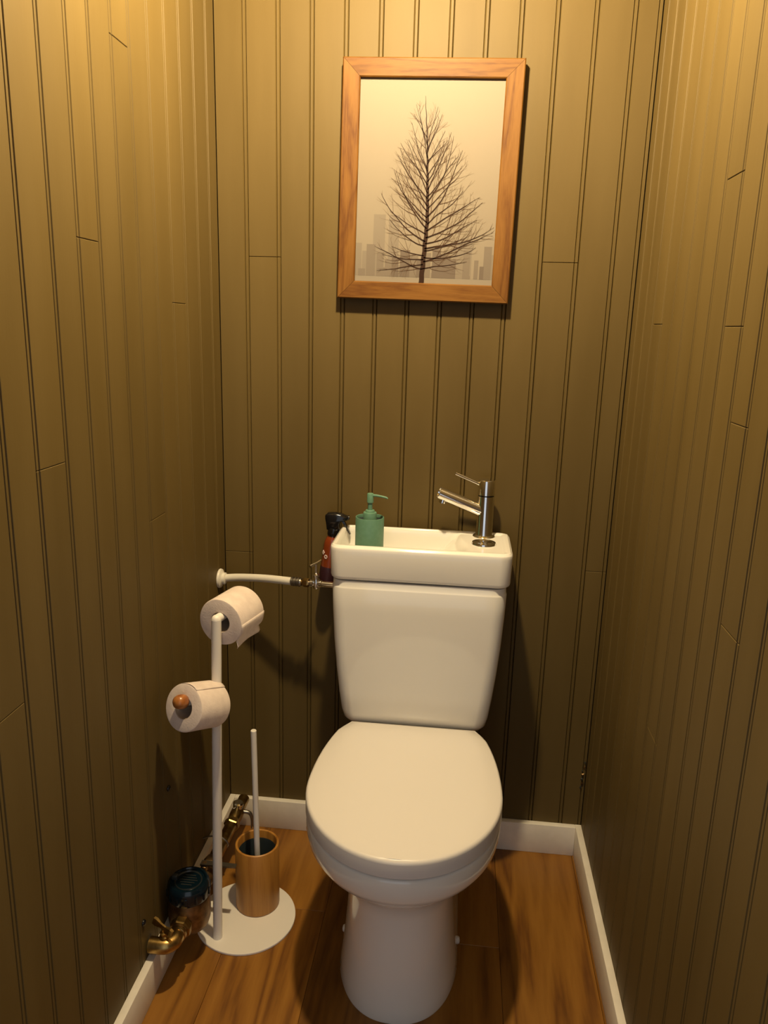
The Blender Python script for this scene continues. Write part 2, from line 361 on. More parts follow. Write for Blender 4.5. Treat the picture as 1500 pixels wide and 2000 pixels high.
def heading(path, i): 
    a, c = path[max(i - 1, 0)], path[min(i + 1, len(path) - 1)]
    return math.atan2((c[1] - a[1]) * AR, c[0] - a[0])
def spread(path, w, depth, over):
    n = len(path)
    if n < 4: return
    gap = 3 if depth == 2 else 4
    i = tr.randint(2, 4); sgn = tr.choice((-1, 1))
    while i < n - 1:
        a = heading(path, i) + sgn * math.radians(tr.uniform(20, 46))
        ln = (n - i) * 0.016 * tr.uniform(.45, .85) + .02
        q = grow(path[i], a, ln, 0.045, 0.05, over)
        if len(q) > 1:
            w2 = w * (0.42 if depth == 2 else 0.55)
            stroke(q, max(w2 * (1 - .5 * i / n), 0.00042), 0.00020, 1 if depth == 2 else 2)
            if depth > 1: spread(q, w2, depth - 1, over * 1.03)
        i += tr.randint(gap, gap + 2); sgn = -sgn
side = 1
NL = 42
for k in range(NL):
    b0 = .075 + .64 * (k / (NL - 1)) ** 1.12 + tr.uniform(-.006, .006); side = -side if tr.random() < .85 else side
    up = min(1, b0 / .52)
    th = math.radians(-16 + 78 * up ** .85 + tr.uniform(-12, 12))
    ang = th if side > 0 else PI - th
    q = grow((trunk_at(b0), b0), ang, .75, (0.006 + 0.030 * tr.random()) * (.45 + .55 * up), 0.045, tr.uniform(.55, 1.04))
    ln = len(q) * .016
    if len(q) < 4: continue
    wd0 = 0.0010 + 0.0040 * ln * (1 - .45 * b0)
    stroke(q, wd0, 0.00045, 0 if ln > .16 else 1)
    spread(q, wd0, 2, 1.06)
for lay, M, kk in ((2, INK3, 10), (1, INK2, 12), (0, INK1, 14)):
    V = []; F = []
    for path, w0, w1 in strokes[lay]:
        P = [pp(x, y, kk) for x, y in path]; n = len(P)
        for i, p in enumerate(P):
            tv = (P[min(i + 1, n - 1)] - P[max(i - 1, 0)]); tv.y = 0
            if tv.length < 1e-9: tv = Vector((0, 0, 1))
            nv = Vector((-tv.z, 0, tv.x)).normalized() * 0.5 * (w0 + (w1 - w0) * i / (n - 1))
            V += [p - nv, p + nv]
            if i: k0 = len(V) - 4; F.append((k0, k0 + 1, k0 + 3, k0 + 2))
    mk('printed_tree', V, F, M, prn)

# ------------------------------------------------------------------ toilet with basin on its cistern
TX = 0.489
toilet = empty('toilet', (TX, -0.35, 0), 'white close-coupled toilet with a small washbasin on its cistern', 'toilet')
def loc(v): return Vector(v) - Vector((TX, -0.35, 0))
def egg(yc, a, bf, bb, yback, z, n=64, corner=False, pw_=2.0):
    """plan outline: elliptical front, wide flank, cut square at yback (towards the wall)"""
    pts = []
    tb = math.asin(min(1, (yback - yc) / bb))     # angle where the back cut starts
    nf = n - 8
    for i in range(nf + 1):
        t = tb - (PI + 2 * tb) * i / nf           # right back corner -> front -> left back corner (clockwise)
        c, s_ = math.cos(t), math.sin(t)
        x = a * math.copysign(abs(c) ** (2 / pw_), c); y = yc + (bf if s_ < 0 else bb) * math.copysign(abs(s_) ** (2 / pw_), s_) if s_ < 0 else yc + bb * s_
        if s_ >= 0: x = a * c
        pts.append(Vector((x, y, z)))
    xl, xr = pts[-1].x, pts[0].x; yk = pts[0].y
    for i in range(1, 8): pts.append(Vector((xl + (xr - xl) * i / 8, yk, z)))
    if corner:
        for k_, (dx_, dy_) in enumerate(((0.0085, 0.0), (0.0012, -0.0012))):
            pts[k_].x -= dx_; pts[nf - k_].x += dx_; pts[k_].y += dy_; pts[nf - k_].y += dy_
        for i in range(1, 8): pts[nf + i].x = pts[nf].x + (pts[0].x - pts[nf].x) * i / 8
    return pts
def scale_ring(R, sx, z=None, c=None):
    c = c or sum(R, Vector()) / len(R)
    return [Vector((c.x + (p.x - c.x) * sx, c.y + (p.y - c.y) * sx, p.z if z is None else z)) for p in R]
def inset_ring(R, dist, z):
    n = len(R); out = []
    for i in range(n):
        t = (R[(i + 1) % n] - R[i - 1]); t.z = 0; nn = Vector((t.y, -t.x, 0)).normalized()
        cen = Vector((0, -0.40, 0)); dv = cen - R[i]; dv.z = 0
        if nn.dot(dv) < 0: nn = -nn
        out.append(Vector((R[i].x + nn.x * dist, R[i].y + nn.y * dist, z)))
    return out
Yo = -0.35
def ylocal(R): return [Vector((p.x, p.y - Yo, p.z)) for p in R]
# bowl and pedestal
spec = [  # z, yc, half width, front, back ellipse, yback, power
    (0.000, -0.385, 0.1225, 0.175, 2.0, -0.07, 2.25), (0.006, -0.385, 0.1240, 0.176, 2.0, -0.07, 2.25), (0.030, -0.385, 0.1205, 0.174, 2.0, -0.07, 2.25), (0.10, -0.388, 0.1140, 0.168, 2.0, -0.07, 2.25), (0.17, -0.392, 0.1090, 0.160, 2.0, -0.07, 2.25),
    (0.225, -0.395, 0.1070, 0.156, 2.0, -0.07, 2.25), (0.250, -0.397, 0.1085, 0.157, 2.0, -0.07, 2.25), (0.274, -0.402, 0.1180, 0.166, 1.2, -0.07, 2.2), (0.300, -0.412, 0.1400, 0.186, 0.7, -0.08, 2.1), (0.322, -0.422, 0.1640, 0.204, 0.45, -0.10, 2.05),
    (0.338, -0.427, 0.1800, 0.2145, 0.38, -0.10, 2.0), (0.352, -0.430, 0.1870, 0.2190, 0.36, -0.10, 2.0), (0.368, -0.430, 0.1900, 0.2215, 0.36, -0.10, 2.0), (0.391, -0.430, 0.1900, 0.2215, 0.36, -0.10, 2.0), (0.3945, -0.430, 0.1885, 0.2195, 0.36, -0.10, 2.0), (0.396, -0.430, 0.1850, 0.2160, 0.36, -0.104, 2.0)]
V, F = loft([ylocal(egg(y, a, bf, bb, yb, z, pw_=pq)) for z, y, a, bf, bb, yb, pq in spec])
bowl = mk('bowl', V, F, CERAMIC, toilet, True, 50)
# seat ring and lid
def lid_rings(a, bf, yb, layers):
    out = []
    base = egg(-0.430, a, bf, 0.385, yb, 0, corner=True)
    for ins, z in layers:
        R = inset_ring(base, ins, z) if ins else [Vector((p.x, p.y, z)) for p in base]
        out.append(ylocal(R))
    return out
V, F = loft(lid_rings(0.1840, 0.2140, -0.215, [(0.004, 0.3962), (0.0, 0.398), (0.0, 0.4085), (0.003, 0.4105)]))
mk('seat', V, F, PLASTIC, toilet, True, 40)
def zlid(p, z):   # gently crowned top, sloping down behind the crease
    y = p.y + Yo
    return z - (0.0 if y < -0.238 else (y + 0.238) * 0.13)
rl = lid_rings(0.1915, 0.2225, -0.186, [(0.0025, 0.3995), (0.0, 0.4015), (0.0, 0.4275), (0.0008, 0.4308), (0.0026, 0.4332), (0.0058, 0.4348), (0.030, 0.4350)])
top = []
for k, R in enumerate(rl):
    if k >= 3: R = [Vector((p.x, p.y, zlid(p, p.z))) for p in R]
    top.append(R)
# fill the top as a grid so the crease stays crisp
V = []; F = []; n = len(top[0])
for R in top[:6]: V += R
for k in range(5):
    for i in range(n): j = (i + 1) % n; F.append((k * n + i, k * n + j, (k + 1) * n + j, (k + 1) * n + i))
F.append(tuple(range(n - 1, -1, -1)))
rim = top[5]; nf = n - 8; rows = []
half = nf // 2
prev = None
for i in range(half + 1):      # pair right-flank vertex i with left-flank vertex nf-i
    a_, b_ = rim[i], rim[nf - i]
    row = [5 * n + i]
    if i < half:
        for q in range(1, 12):
            pnt = a_.lerp(b_, q / 12); bulge = 0.0012 * math.sin(PI * q / 12) * min(1, i / 6.0)
            V.append(Vector((pnt.x, pnt.y, pnt.z + bulge))); row.append(len(V) - 1)
        row.append(5 * n + nf - i)
    rows.append(row)
for ra, rb in zip(rows[:-1], rows[1:]):
    if len(rb) == len(ra):
        for q in range(12): F.append((ra[q], ra[q + 1], rb[q + 1], rb[q]))
    else:
        for q in range(12): F.append((ra[q], ra[q + 1], rb[0]))
backv = [5 * n + i for i in range(nf, n)] + [5 * n]
F.append(tuple(rows[0][::-1]) if False else tuple([rows[0][0]] + rows[0][1:] + backv[1:-1]))
lid = mk('lid', V, F, PLASTIC, toilet, True, 28)
for sx in (-1, 1):
    lathe('hinge', [(0.0105, 0), (0.012, 0.0015), (0.012, 0.0345), (0.0105, 0.036)], PLASTIC, toilet, (sx * 0.085 - 0.018, -0.198 - Yo, 0.4085), (1, 0, 0), 20)
    lathe('floor_bolt_cap', [(0.0080, 0), (0.0080, 0.0055), (0.0060, 0.0085), (0.001, 0.0095)], PLASTIC, toilet, (sx * 0.1190, -0.355 - Yo, 0.020), (sx, 0, 0), 16)
# cistern body
def cist(z, hw, yf, rad, yb=-0.022): return [Vector((p.x, p.y - Yo, p.z)) for p in rrect(-hw, hw, yf, yb, rad, z)]
cs = [(0.4110, 0.130, -0.142, 0.03), (0.4120, 0.148, -0.160, 0.03), (0.417, 0.1585, -0.171, 0.03), (0.428, 0.1645, -0.1785, 0.03), (0.452, 0.1685, -0.188, 0.03), (0.50, 0.1740, -0.1945, 0.03), (0.56, 0.1800, -0.1985, 0.03), (0.63, 0.1855, -0.2015, 0.03), (0.70, 0.1890, -0.2025, 0.03), (0.752, 0.1905, -0.203, 0.03), (0.7545, 0.1900, -0.2023, 0.03), (0.7565, 0.1890, -0.2010, 0.03), (0.7695, 0.1890, -0.2010, 0.03)]
V, F = loft([cist(*c) for c in cs]); mk('cistern', V, F, CERAMIC, toilet, True, 40)
# washbasin: outer skirt and a moulded top with bowl on the left, tap deck on the right
BX0, BX1, BY0, BY1, RC = -0.1935, 0.1965, -0.205, -0.020, 0.026
BT = 0.849
def smst(a, b, x): t = max(0, min(1, (x - a) / (b - a))); return t * t * (3 - 2 * t)
def yspan(x):
    dx = max(BX0 + RC - x, x - (BX1 - RC), 0); k = RC - math.sqrt(max(0, RC * RC - dx * dx)); return BY0 + k, BY1 - k
def hz(x, y):
    y0, y1 = yspan(x); e = min(x - BX0, BX1 - x, y - y0, y1 - y)
    rim = 0.0115
    z = BT - 0.004 * (1 - smst(0, 0.005, e)) 
    k = smst(rim, rim + 0.010, e)
    deep = smst(0.088, 0.036, x - 0.018 * smst(-0.06, -0.16, y))       # 1 in the bowl, 0 on the tap deck
    zin = (BT - 0.0035) * (1 - deep) + (BT - 0.052 + 0.006 * smst(-0.15, 0.05, x)) * deep
    return z * (1 - k) + zin * k
ts = lambda n: [i / n for i in range(n + 1)]
def dense(lo, hi, n_edge, n_mid):
    e = 0.026; s0 = [lo + e * (t ** 1.3) for t in ts(n_edge)]; s1 = [lo + e + (hi - lo - 2 * e) * t for t in ts(n_mid)][1:-1]; s2 = [hi - e * (t ** 1.3) for t in ts(n_edge)][::-1]
    return s0 + s1 + s2
xs = dense(BX0, BX1, 14, 60); us = dense(0, 1, 1, 1)
nyy = 46
V = []; F = []
def yparam(j, y0, y1):
    L = y1 - y0; e = min(0.026, L * 0.3); k = 14
    if j <= k: return y0 + e * (j / k) ** 1.3
    if j >= nyy - k: return y1 - e * ((nyy - j) / k) ** 1.3
    return y0 + e + (L - 2 * e) * (j - k) / (nyy - 2 * k)
for x in xs:
    y0, y1 = yspan(x)
    for j in range(nyy + 1):
        y = yparam(j, y0, y1); V.append((x, y - Yo, hz(x, y)))
nx = len(xs)
idx = lambda i, j: i * (nyy + 1) + j
for i in range(nx - 1):
    for j in range(nyy): F.append((idx(i, j), idx(i + 1, j), idx(i + 1, j + 1), idx(i, j + 1)))
loop = [idx(i, 0) for i in range(nx)] + [idx(nx - 1, j) for j in range(1, nyy + 1)] + [idx(i, nyy) for i in range(nx - 2, -1, -1)] + [idx(0, j) for j in range(nyy - 1, 0, -1)]
cen = Vector(((BX0 + BX1) / 2, (BY0 + BY1) / 2 - Yo, 0))
last = loop
for z, off in ((0.842, 0.0012), (0.836, 0.0016), (0.781, -0.0002), (0.776, -0.0015), (0.7735, -0.004), (0.772, -0.008)):
    new = []
    for q in loop:
        v = Vector(V[q]); dv = (v - cen); dv.z = 0; nn = Vector((dv.x / abs(BX1 - BX0), dv.y / abs(BY1 - BY0), 0)).normalized()
        V.append((v.x + nn.x * off, v.y + nn.y * off, z)); new.append(len(V) - 1)
    for i in range(len(loop)): j = (i + 1) % len(loop); F.append((last[i], last[j], new[j], new[i]))
    last = new
F.append(tuple(last))
basin = mk('washbasin', V, F, CERAMIC, toilet, True, 60); basin['label'] = 'shallow white washbasin topping the cistern'
# drain in the bowl
lathe('drain', [(0.016, 0), (0.016, 0.002), (0.012, 0.003), (0.010, 0.0015), (0.001, 0.0015)], CHROME, basin, (-0.045, -0.105 - Yo, 0.7985), (0, 0, 1), 24)
# flush button
fb = lathe('flush_button', [(0.0260, 0), (0.0272, 0.0015), (0.0260, 0.0048), (0.0205, 0.0056), (0.0195, 0.0040), (0.001, 0.0040)], CHROME, toilet, loc((0.626, -0.116, 0.8450)), (0, 0, 1), 40)
for s_ in (-1, 1):
    q = []
    for i in range(13): a = -PI / 2 + PI * i / 12; q.append((s_ * (0.0008 + 0.0176 * math.cos(a)), 0.0186 * math.sin(a)))
    base = loc((0.626, -0.116, 0.8488))
    R0 = [base + Vector((a, b, 0)) for a, b in q]; R1 = [base + Vector((a, b, 0.0012)) for a, b in q]; R2 = [base + Vector((a * .9, b * .9, 0.0019)) for a, b in q]
    V, F = loft([R0, R1, R2]); mk('button_half', V, F, CHROME, fb, True, 30)
# mixer tap
tb0 = loc((0.627, -0.052, 0.845))
tap = lathe('tap', [(0.0255, 0.0), (0.0255, 0.002), (0.0235, 0.0045), (0.0205, 0.006), (0.0190, 0.010), (0.0190, 0.096)], CHROME, toilet, tb0, (0, 0, 1), 40)
tap['label'] = 'chrome single-lever mixer tap'
lathe('tap_ring', [(0.0178, 0.096), (0.0178, 0.0982)], BLACKP, tap, tb0, (0, 0, 1), 32)
lathe('tap_head', [(0.0182, 0.0982), (0.0190, 0.0990), (0.0190, 0.131), (0.0178, 0.133), (0.001, 0.1335)], CHROME, tap, tb0, (0, 0, 1), 40)
sp0 = tb0 + Vector((-0.008, -0.002, 0.062)); sp1 = tb0 + Vector((-0.1065, -0.012, 0.101)); sd_ = (sp1 - sp0).normalized()
lathe('spout', [(0.0145, 0), (0.0138, (sp1 - sp0).length - 0.001), (0.0130, (sp1 - sp0).length), (0.0112, (sp1 - sp0).length), (0.0105, (sp1 - sp0).length - 0.003), (0.001, (sp1 - sp0).length - 0.003)], CHROME, tap, sp0, sd_, 32)
lathe('aerator', [(0.0090, -0.004), (0.0090, 0.012), (0.0077, 0.0125), (0.0070, 0.009), (0.001, 0.009)], CHROME, tap, sp1 - sd_ * 0.012 + Vector((0, 0, -0.007)), (-0.25, 0, -1), 24)
lv0 = tb0 + Vector((-0.012, -0.003, 0.121)); lv1 = tb0 + Vector((-0.071, -0.010, 0.146))
tube('lever', [lv0, lv0.lerp(lv1, .5), lv1], 0.0039, CHROME, tap, 16)

# ------------------------------------------------------------------ soap dispenser in the basin
SX, SY, SZ = 0.372, -0.125, 0.7985
soap = empty('soap_dispenser', (SX, SY, SZ), 'sage green round soap dispenser with pump, standing in the washbasin', 'dispenser')
lathe('cup', [(0.0295, 0), (0.0315, 0.002), (0.0318, 0.004), (0.0318, 0.0965), (0.0313, 0.0978), (0.0298, 0.0978), (0.0293, 0.0965), (0.0293, 0.0900), (0.001, 0.0900)], GREEN, soap, (0, 0, 0), n=48)
lathe('liner', [(0.0290, 0), (0.0290, 0.0008), (0.001, 0.0008)], DARKIN, soap, (0, 0, 0.0901), n=40)
pmp = lathe('pump_collar', [(0.0150, 0), (0.0150, 0.0165), (0.0142, 0.0180), (0.0105, 0.0186), (0.0102, 0.0220), (0.0092, 0.0232), (0.0055, 0.0236), (0.001, 0.0236)], GREEN, soap, (0, 0, 0.0905), n=36)
lathe('pump_head', [(0.0052, 0), (0.0052, 0.016), (0.0072, 0.0172), (0.0072, 0.036), (0.0062, 0.0375), (0.001, 0.0375)], GREEN, soap, (0, 0, 0.1135), n=28)
tube('nozzle', [(0.004, -0.001, 0.1465), (0.014, -0.003, 0.1470), (0.026, -0.006, 0.1460), (0.036, -0.008, 0.1445), (0.0395, -0.009, 0.1425)], [0.0030, 0.0028, 0.0026, 0.0023, 0.0016], GREEN, soap, 14)

# ------------------------------------------------------------------ spray bottle hooked over the left rim of the basin
SB = Vector((0.262, -0.046, 0.715))
spray = empty('spray_bottle', SB, 'amber spray bottle with black trigger head hooked over the basin rim', 'bottle')
ax = Vector((0.13, 0.0, 1)).normalized()
bt = lathe('bottle_body', [(0.0165, 0), (0.0185, 0.003), (0.0190, 0.012), (0.0190, 0.085), (0.0180, 0.097), (0.0140, 0.108), (0.0095, 0.114), (0.0095, 0.120)], AMBER, spray, (0, 0, 0), ax, 36, 40)
lathe('dark_base_label', [(0.0193, 0.004), (0.0194, 0.005), (0.0194, 0.036), (0.0193, 0.037)], PURPLE, bt, (0, 0, 0), ax, 36, 40, False, False)
a_, u_, v_ = frame_of(ax)
def on_bottle(theta, h, rr=0.0192):
    return ax * h + Vector((math.cos(theta), math.sin(theta), 0)) * rr
for (th, h, n_, q) in ((-2.45, 0.073, 4, 0.0052), (-1.95, 0.064, 6, 0.0046)):
    c = on_bottle(th, h); nrm = Vector((math.cos(th), math.sin(th), 0)); tx = Vector((-nrm.y, nrm.x, 0)); up = Vector((0, 0, 1))
    outer = [c + tx * math.cos(2 * PI * i / n_) * q + up * math.sin(2 * PI * i / n_) * q * 1.15 + nrm * 0.0012 for i in range(n_)]
    inner = [c + tx * math.cos(2 * PI * i / n_) * q * .55 + up * math.sin(2 * PI * i / n_) * q * .62 + nrm * 0.0012 for i in range(n_)]
    ob = [p - nrm * 0.0012 for p in outer]; ib = [p - nrm * 0.0012 for p in inner]
    V, F = loft([ob, outer, inner, ib], False, False); mk('printed_mark', V, F, WMARK, bt)
lathe('collar', [(0.0135, 0), (0.0142, 0.002), (0.0142, 0.016), (0.0125, 0.019)], BLACKP, spray, ax * 0.113, ax, 24)
# trigger head: side profile in xz, given depth in y
hp = [(0.000, 0.126), (-0.0015, 0.140), (-0.004, 0.153), (-0.004, 0.161), (0.002, 0.1665), (0.018, 0.1675), (0.034, 0.1655), (0.047, 0.160), (0.0505, 0.156), (0.0495, 0.1515), (0.043, 0.150), (0.034, 0.147), (0.030, 0.138), (0.031, 0.128)]
def slab(name, prof, hw, M, parent, tp=0.75):
    rings = []
    for yy, sc in ((-hw, tp), (-hw * .72, .97), (0, 1.0), (hw * .72, .97), (hw, tp)):
        cx = sum(p[0] for p in prof) / len(prof); cz = sum(p[1] for p in prof) / len(prof)
        rings.append([Vector((cx + (p[0] - cx) * sc, yy, cz + (p[1] - cz) * sc)) for p in prof])
    V, F = loft(rings); return mk(name, V, F, M, parent, True, 50)
hd = slab('trigger_head', hp, 0.0115, BLACKP, spray)
lathe('nozzle', [(0.0055, 0), (0.0058, 0.001), (0.0055, 0.006), (0.002, 0.007)], BLACKP, spray, (0.0465, 0, 0.1565), (1, 0, -0.1), 16)
slab('trigger', [(0.033, 0.151), (0.041, 0.150), (0.046, 0.140), (0.0515, 0.128), (0.0565, 0.117), (0.0545, 0.116), (0.049, 0.124), (0.0435, 0.133), (0.038, 0.143)], 0.006, BLACKP, spray, 0.85)

# ------------------------------------------------------------------ water supply pipe from the left wall to the cistern
sup = empty('supply_pipe', (0, -0.051, 0.705), 'white water supply pipe with chrome valve running from left wall to cistern', 'pipe')
O = Vector((0, -0.051, 0.705))
lathe('wall_flange', [(0.0225, 0.0003), (0.0235, 0.002), (0.0225, 0.006), (0.016, 0.009), (0.0145, 0.010), (0.0145, 0.016), (0.011, 0.018), (0.0095, 0.018)], WPIPE, sup, (0, 0, 0), (1, -0.02, 0), 32)
pts = smooth_path([Vector((0.004, -0.051, 0.705)) - O, Vector((0.05, -0.056, 0.7115)) - O, Vector((0.12, -0.076, 0.7200)) - O, Vector((0.190, -0.099, 0.7250)) - O])
tube('pipe', pts, 0.0092, WPIPE, sup, 20)
e0 = Vector((0.188, -0.0985, 0.7250)) - O; ed = Vector((0.062, -0.0105, 0.0020)).normalized()
prof = [(0.0092, 0)]
for k in range(3): prof += [(0.0092, 0.001 + k * .008), (0.0108, 0.002 + k * .008), (0.0108, 0.006 + k * .008), (0.0092, 0.007 + k * .008)]
lathe('crimp_sleeve', prof + [(0.0085, 0.026)], STEEL, sup, e0, ed, 24, 25)
lathe('brass_adapter', [(0.0065, 0), (0.0065, 0.012)], BRASS, sup, e0 + ed * 0.024, ed, 20)
hexnut('brass_nut', BRASS, sup, e0 + ed * 0.030, ed, 0.0105, 0.014)
vb = lathe('valve_body', [(0.0055, 0), (0.0055, 0.004), (0.0085, 0.005), (0.0085, 0.012), (0.0060, 0.014), (0.0060, 0.025), (0.0085, 0.027), (0.0085, 0.033), (0.0070, 0.034), (0.0070, 0.066)], CHROME, sup, e0 + ed * 0.043, ed, 20, 25)
vs = e0 + ed * 0.062
lathe('valve_bonnet', [(0.0075, -0.011), (0.0080, -0.008), (0.0062, 0.006), (0.0062, 0.016), (0.0082, 0.018), (0.0082, 0.022), (0.0045, 0.024), (0.0028, 0.026), (0.0028, 0.046)], CHROME, vb, vs, (-0.02, 0, 1), 20, 25)
hv = vs + Vector((-0.002, 0, 0.0475))
tube('valve_lever', [hv + Vector((-0.010, -0.012, -0.004)), hv + Vector((-0.006, -0.006, -0.0015)), hv, hv + Vector((0.006, 0.006, 0.003)), hv + Vector((0.011, 0.011, 0.006))], [0.0038, 0.0032, 0.0030, 0.0026, 0.0020], CHROME, vb, 12)

# ------------------------------------------------------------------ stand for toilet rolls and brush
SD = Vector((0.137, -0.332, 0))
stand = empty('toilet_roll_stand', SD, 'white metal toilet roll stand with round base beside the toilet', 'stand')
lathe('base_disc', [(0.1090, 0), (0.1105, 0.001), (0.1105, 0.0045), (0.1095, 0.0055), (0.001, 0.0055)], WMETAL, stand, (0, 0, 0), n=72)
PB = Vector((0.0935, -0.402, 0.004)); PT = Vector((0.1085, -0.402, 0.7440))
UD = Vector((math.sin(math.radians(14)), math.cos(math.radians(14)), 0.0))       # upper arm, away from the camera
pole_pts = [PB - SD, PB.lerp(PT, .33) - SD, PB.lerp(PT, .66) - SD, PT - SD]
tube('pole', pole_pts, 0.0098, WMETAL, stand, 24)
ua0 = PT + Vector((0, 0, 0.0)) ; ua1 = ua0 + UD * 0.098
# mitred elbow: the arm starts inside the pole head
lathe('elbow', [(0.001, -0.0094), (0.005, -0.0082), (0.0082, -0.0050), (0.0096, -0.0005), (0.0098, 0.004)], WMETAL, stand, PT - SD, Vector((0, 0, -1)), 24, 60)
tube('roll_arm', [ua0 - SD, (ua0 + ua1) / 2 - SD, ua1 - SD], 0.0088, WMETAL, stand, 24)
kb = [(0.0095, 0), (0.0125, 0.001), (0.0140, 0.006), (0.0138, 0.014), (0.0115, 0.0205), (0.0070, 0.0240), (0.001, 0.0252)]
lathe('wooden_knob', kb, KNOBW, stand, ua1 - SD, UD, 24, 60)
tl = 0.574; la0 = PB.lerp(PT, (tl) / 0.7395); LD = Vector((-math.sin(math.radians(24)), -math.cos(math.radians(24)), 0.33)).normalized()
la1 = la0 + LD * 0.092
tube('roll_arm', [la0 - SD, (la0 + la1) / 2 - SD, la1 - SD], 0.0088, WMETAL, stand, 24)
lathe('wooden_knob', kb, KNOBW, stand, la1 - SD, LD, 24, 60)
def roll(name, c, axis, rad, core, length, label, flap, droop):
    """c: centre of the near face, axis points from near face to far face"""
    t = empty(name, c, label, 'toilet roll', 'toilet rolls on the stand')
    a, u, v = frame_of(axis)
    rr = random.Random(int(rad * 10000)); n = 64
    def wob(th): return 1 + 0.010 * math.sin(2 * th + 0.6) + 0.006 * math.sin(3 * th + 1.1)
    rings = []
    for r_, h in ((core, 0.0), (rad - 0.003, 0.0), (rad - 0.0008, 0.0009), (rad, 0.003), (rad, length * .5), (rad, length - 0.003), (rad - 0.0008, length - 0.0009), (rad - 0.003, length), (core, length), (core, 0)):
        rings.append([a * h + (u * math.cos(th) + v * math.sin(th)) * r_ * (wob(th) if r_ > core else 1) for th in [2 * PI * i / n for i in range(n)]])
    V, F = loft(rings, False, False)
    mk('paper_roll', V, F, PAPER, t, True, 40)
    rings = [[a * h + (u * math.cos(th) + v * math.sin(th)) * r_ for th in [2 * PI * i / 36 for i in range(36)]] for r_, h in ((core - 0.0012, 0.0008), (core - 0.0001, 0.0008), (core - 0.0001, length - 0.0008), (core - 0.0012, length - 0.0008), (core - 0.0012, 0.0008))]
    V, F = loft(rings, False, False); mk('card_core', V, F, CARD, t, True, 40)
    # loose end of the paper
    up = Vector((0, 0, 1)); up = (up - a * up.dot(a)).normalized(); side = a.cross(up).normalized()     # side: to the right of the axis seen from the near face
    if side.x < 0: side = -side
    P = flap(rad); V = []; F = []; m_ = 12
    for k, (sx_, sz_) in enumerate(P):
        for q in range(m_ + 1):
            e = q / m_; wv = (0.0022 if droop else 0.0006) * math.sin(5 * e + k) * k / len(P) + (droop * (1 - e) ** 2 * (k / (len(P) - 1)) ** 2)
            V.append(side * sx_ + up * (sz_ - wv) + a * (0.001 + (length - 0.002) * e))
    w_ = m_ + 1
    for k in range(len(P) - 1):
        for q in range(m_): F.append((k * w_ + q, k * w_ + q + 1, (k + 1) * w_ + q + 1, (k + 1) * w_ + q))
    o = mk('loose_sheet', V, F, PAPER, t, True)
    sm = o.modifiers.new('thickness', 'SOLIDIFY'); sm.thickness = 0.0006
    return t
def flap_up(R):    # tangent flap hanging from the right side
    out = []
    for k in range(7): th = math.radians(2 - 7.5 * k); out.append(((R + 0.0012) * math.cos(th), (R + 0.0012) * math.sin(th)))
    x0, z0 = out[-1]
    out += [(x0 + 0.0015, z0 - 0.004), (x0 + 0.0025, z0 - 0.008), (x0 + 0.001, z0 - 0.0115)]
    return out
def flap_low(R):   # edge lifting off the top towards the right
    out = []
    for k in range(7): th = math.radians(112 - 7 * k); out.append(((R + 0.0010) * math.cos(th), (R + 0.0010) * math.sin(th)))
    x0, z0 = out[-1]
    out += [(x0 + 0.004, z0 - 0.0022), (x0 + 0.007, z0 - 0.0036)]
    return out
c1 = ua0 + UD * 0.014 + Vector((0, 0, -0.0115))
roll('toilet_roll', c1, UD, 0.0475, 0.0212, 0.090, 'white toilet roll on the upper arm of the stand', flap_up, 0.004)
c2 = la1 + LD * 0.004 + Vector((0, 0, -0.0135))
roll('toilet_roll', c2, -LD, 0.0455, 0.0215, 0.084, 'white toilet roll with wooden knob showing, on the lower arm of the stand', flap_low, 0.0)

# ------------------------------------------------------------------ brush in its wooden holder, standing on the disc
HBX = Vector((0.152, -0.288, 0.0055))
br = empty('toilet_brush', HBX, 'toilet brush in round wooden holder standing on the white disc', 'toilet brush')
lathe('holder', [(0.0470, 0), (0.0490, 0.0015), (0.0495, 0.004), (0.0495, 0.1555), (0.0485, 0.1575), (0.0465, 0.1585), (0.0440, 0.1575), (0.0430, 0.1550), (0.0430, 0.010), (0.001, 0.010)], BAMBOO, br, (0, 0, 0), n=56)
lathe('inner_liner', [(0.0426, 0.012), (0.0427, 0.1380), (0.0415, 0.1400), (0.0405, 0.1380), (0.0400, 0.016), (0.001, 0.016)], DARKIN, br, (0, 0, 0), n=48)
bax = Vector((-0.020, 0.018, 1)).normalized()
lathe('handle', [(0.0064, 0.05), (0.0064, 0.438), (0.0055, 0.4392), (0.001, 0.4395)], WMETAL, br, (0.004, -0.008, 0), bax, 24)
# bristle head inside the holder
V, F = [], []
hd_ = lathe('brush_head', [(0.012, 0.028), (0.030, 0.034), (0.034, 0.045), (0.034, 0.085), (0.028, 0.095), (0.010, 0.099)], DARKIN, br, (0.002, -0.006, 0), bax, 28, 40)

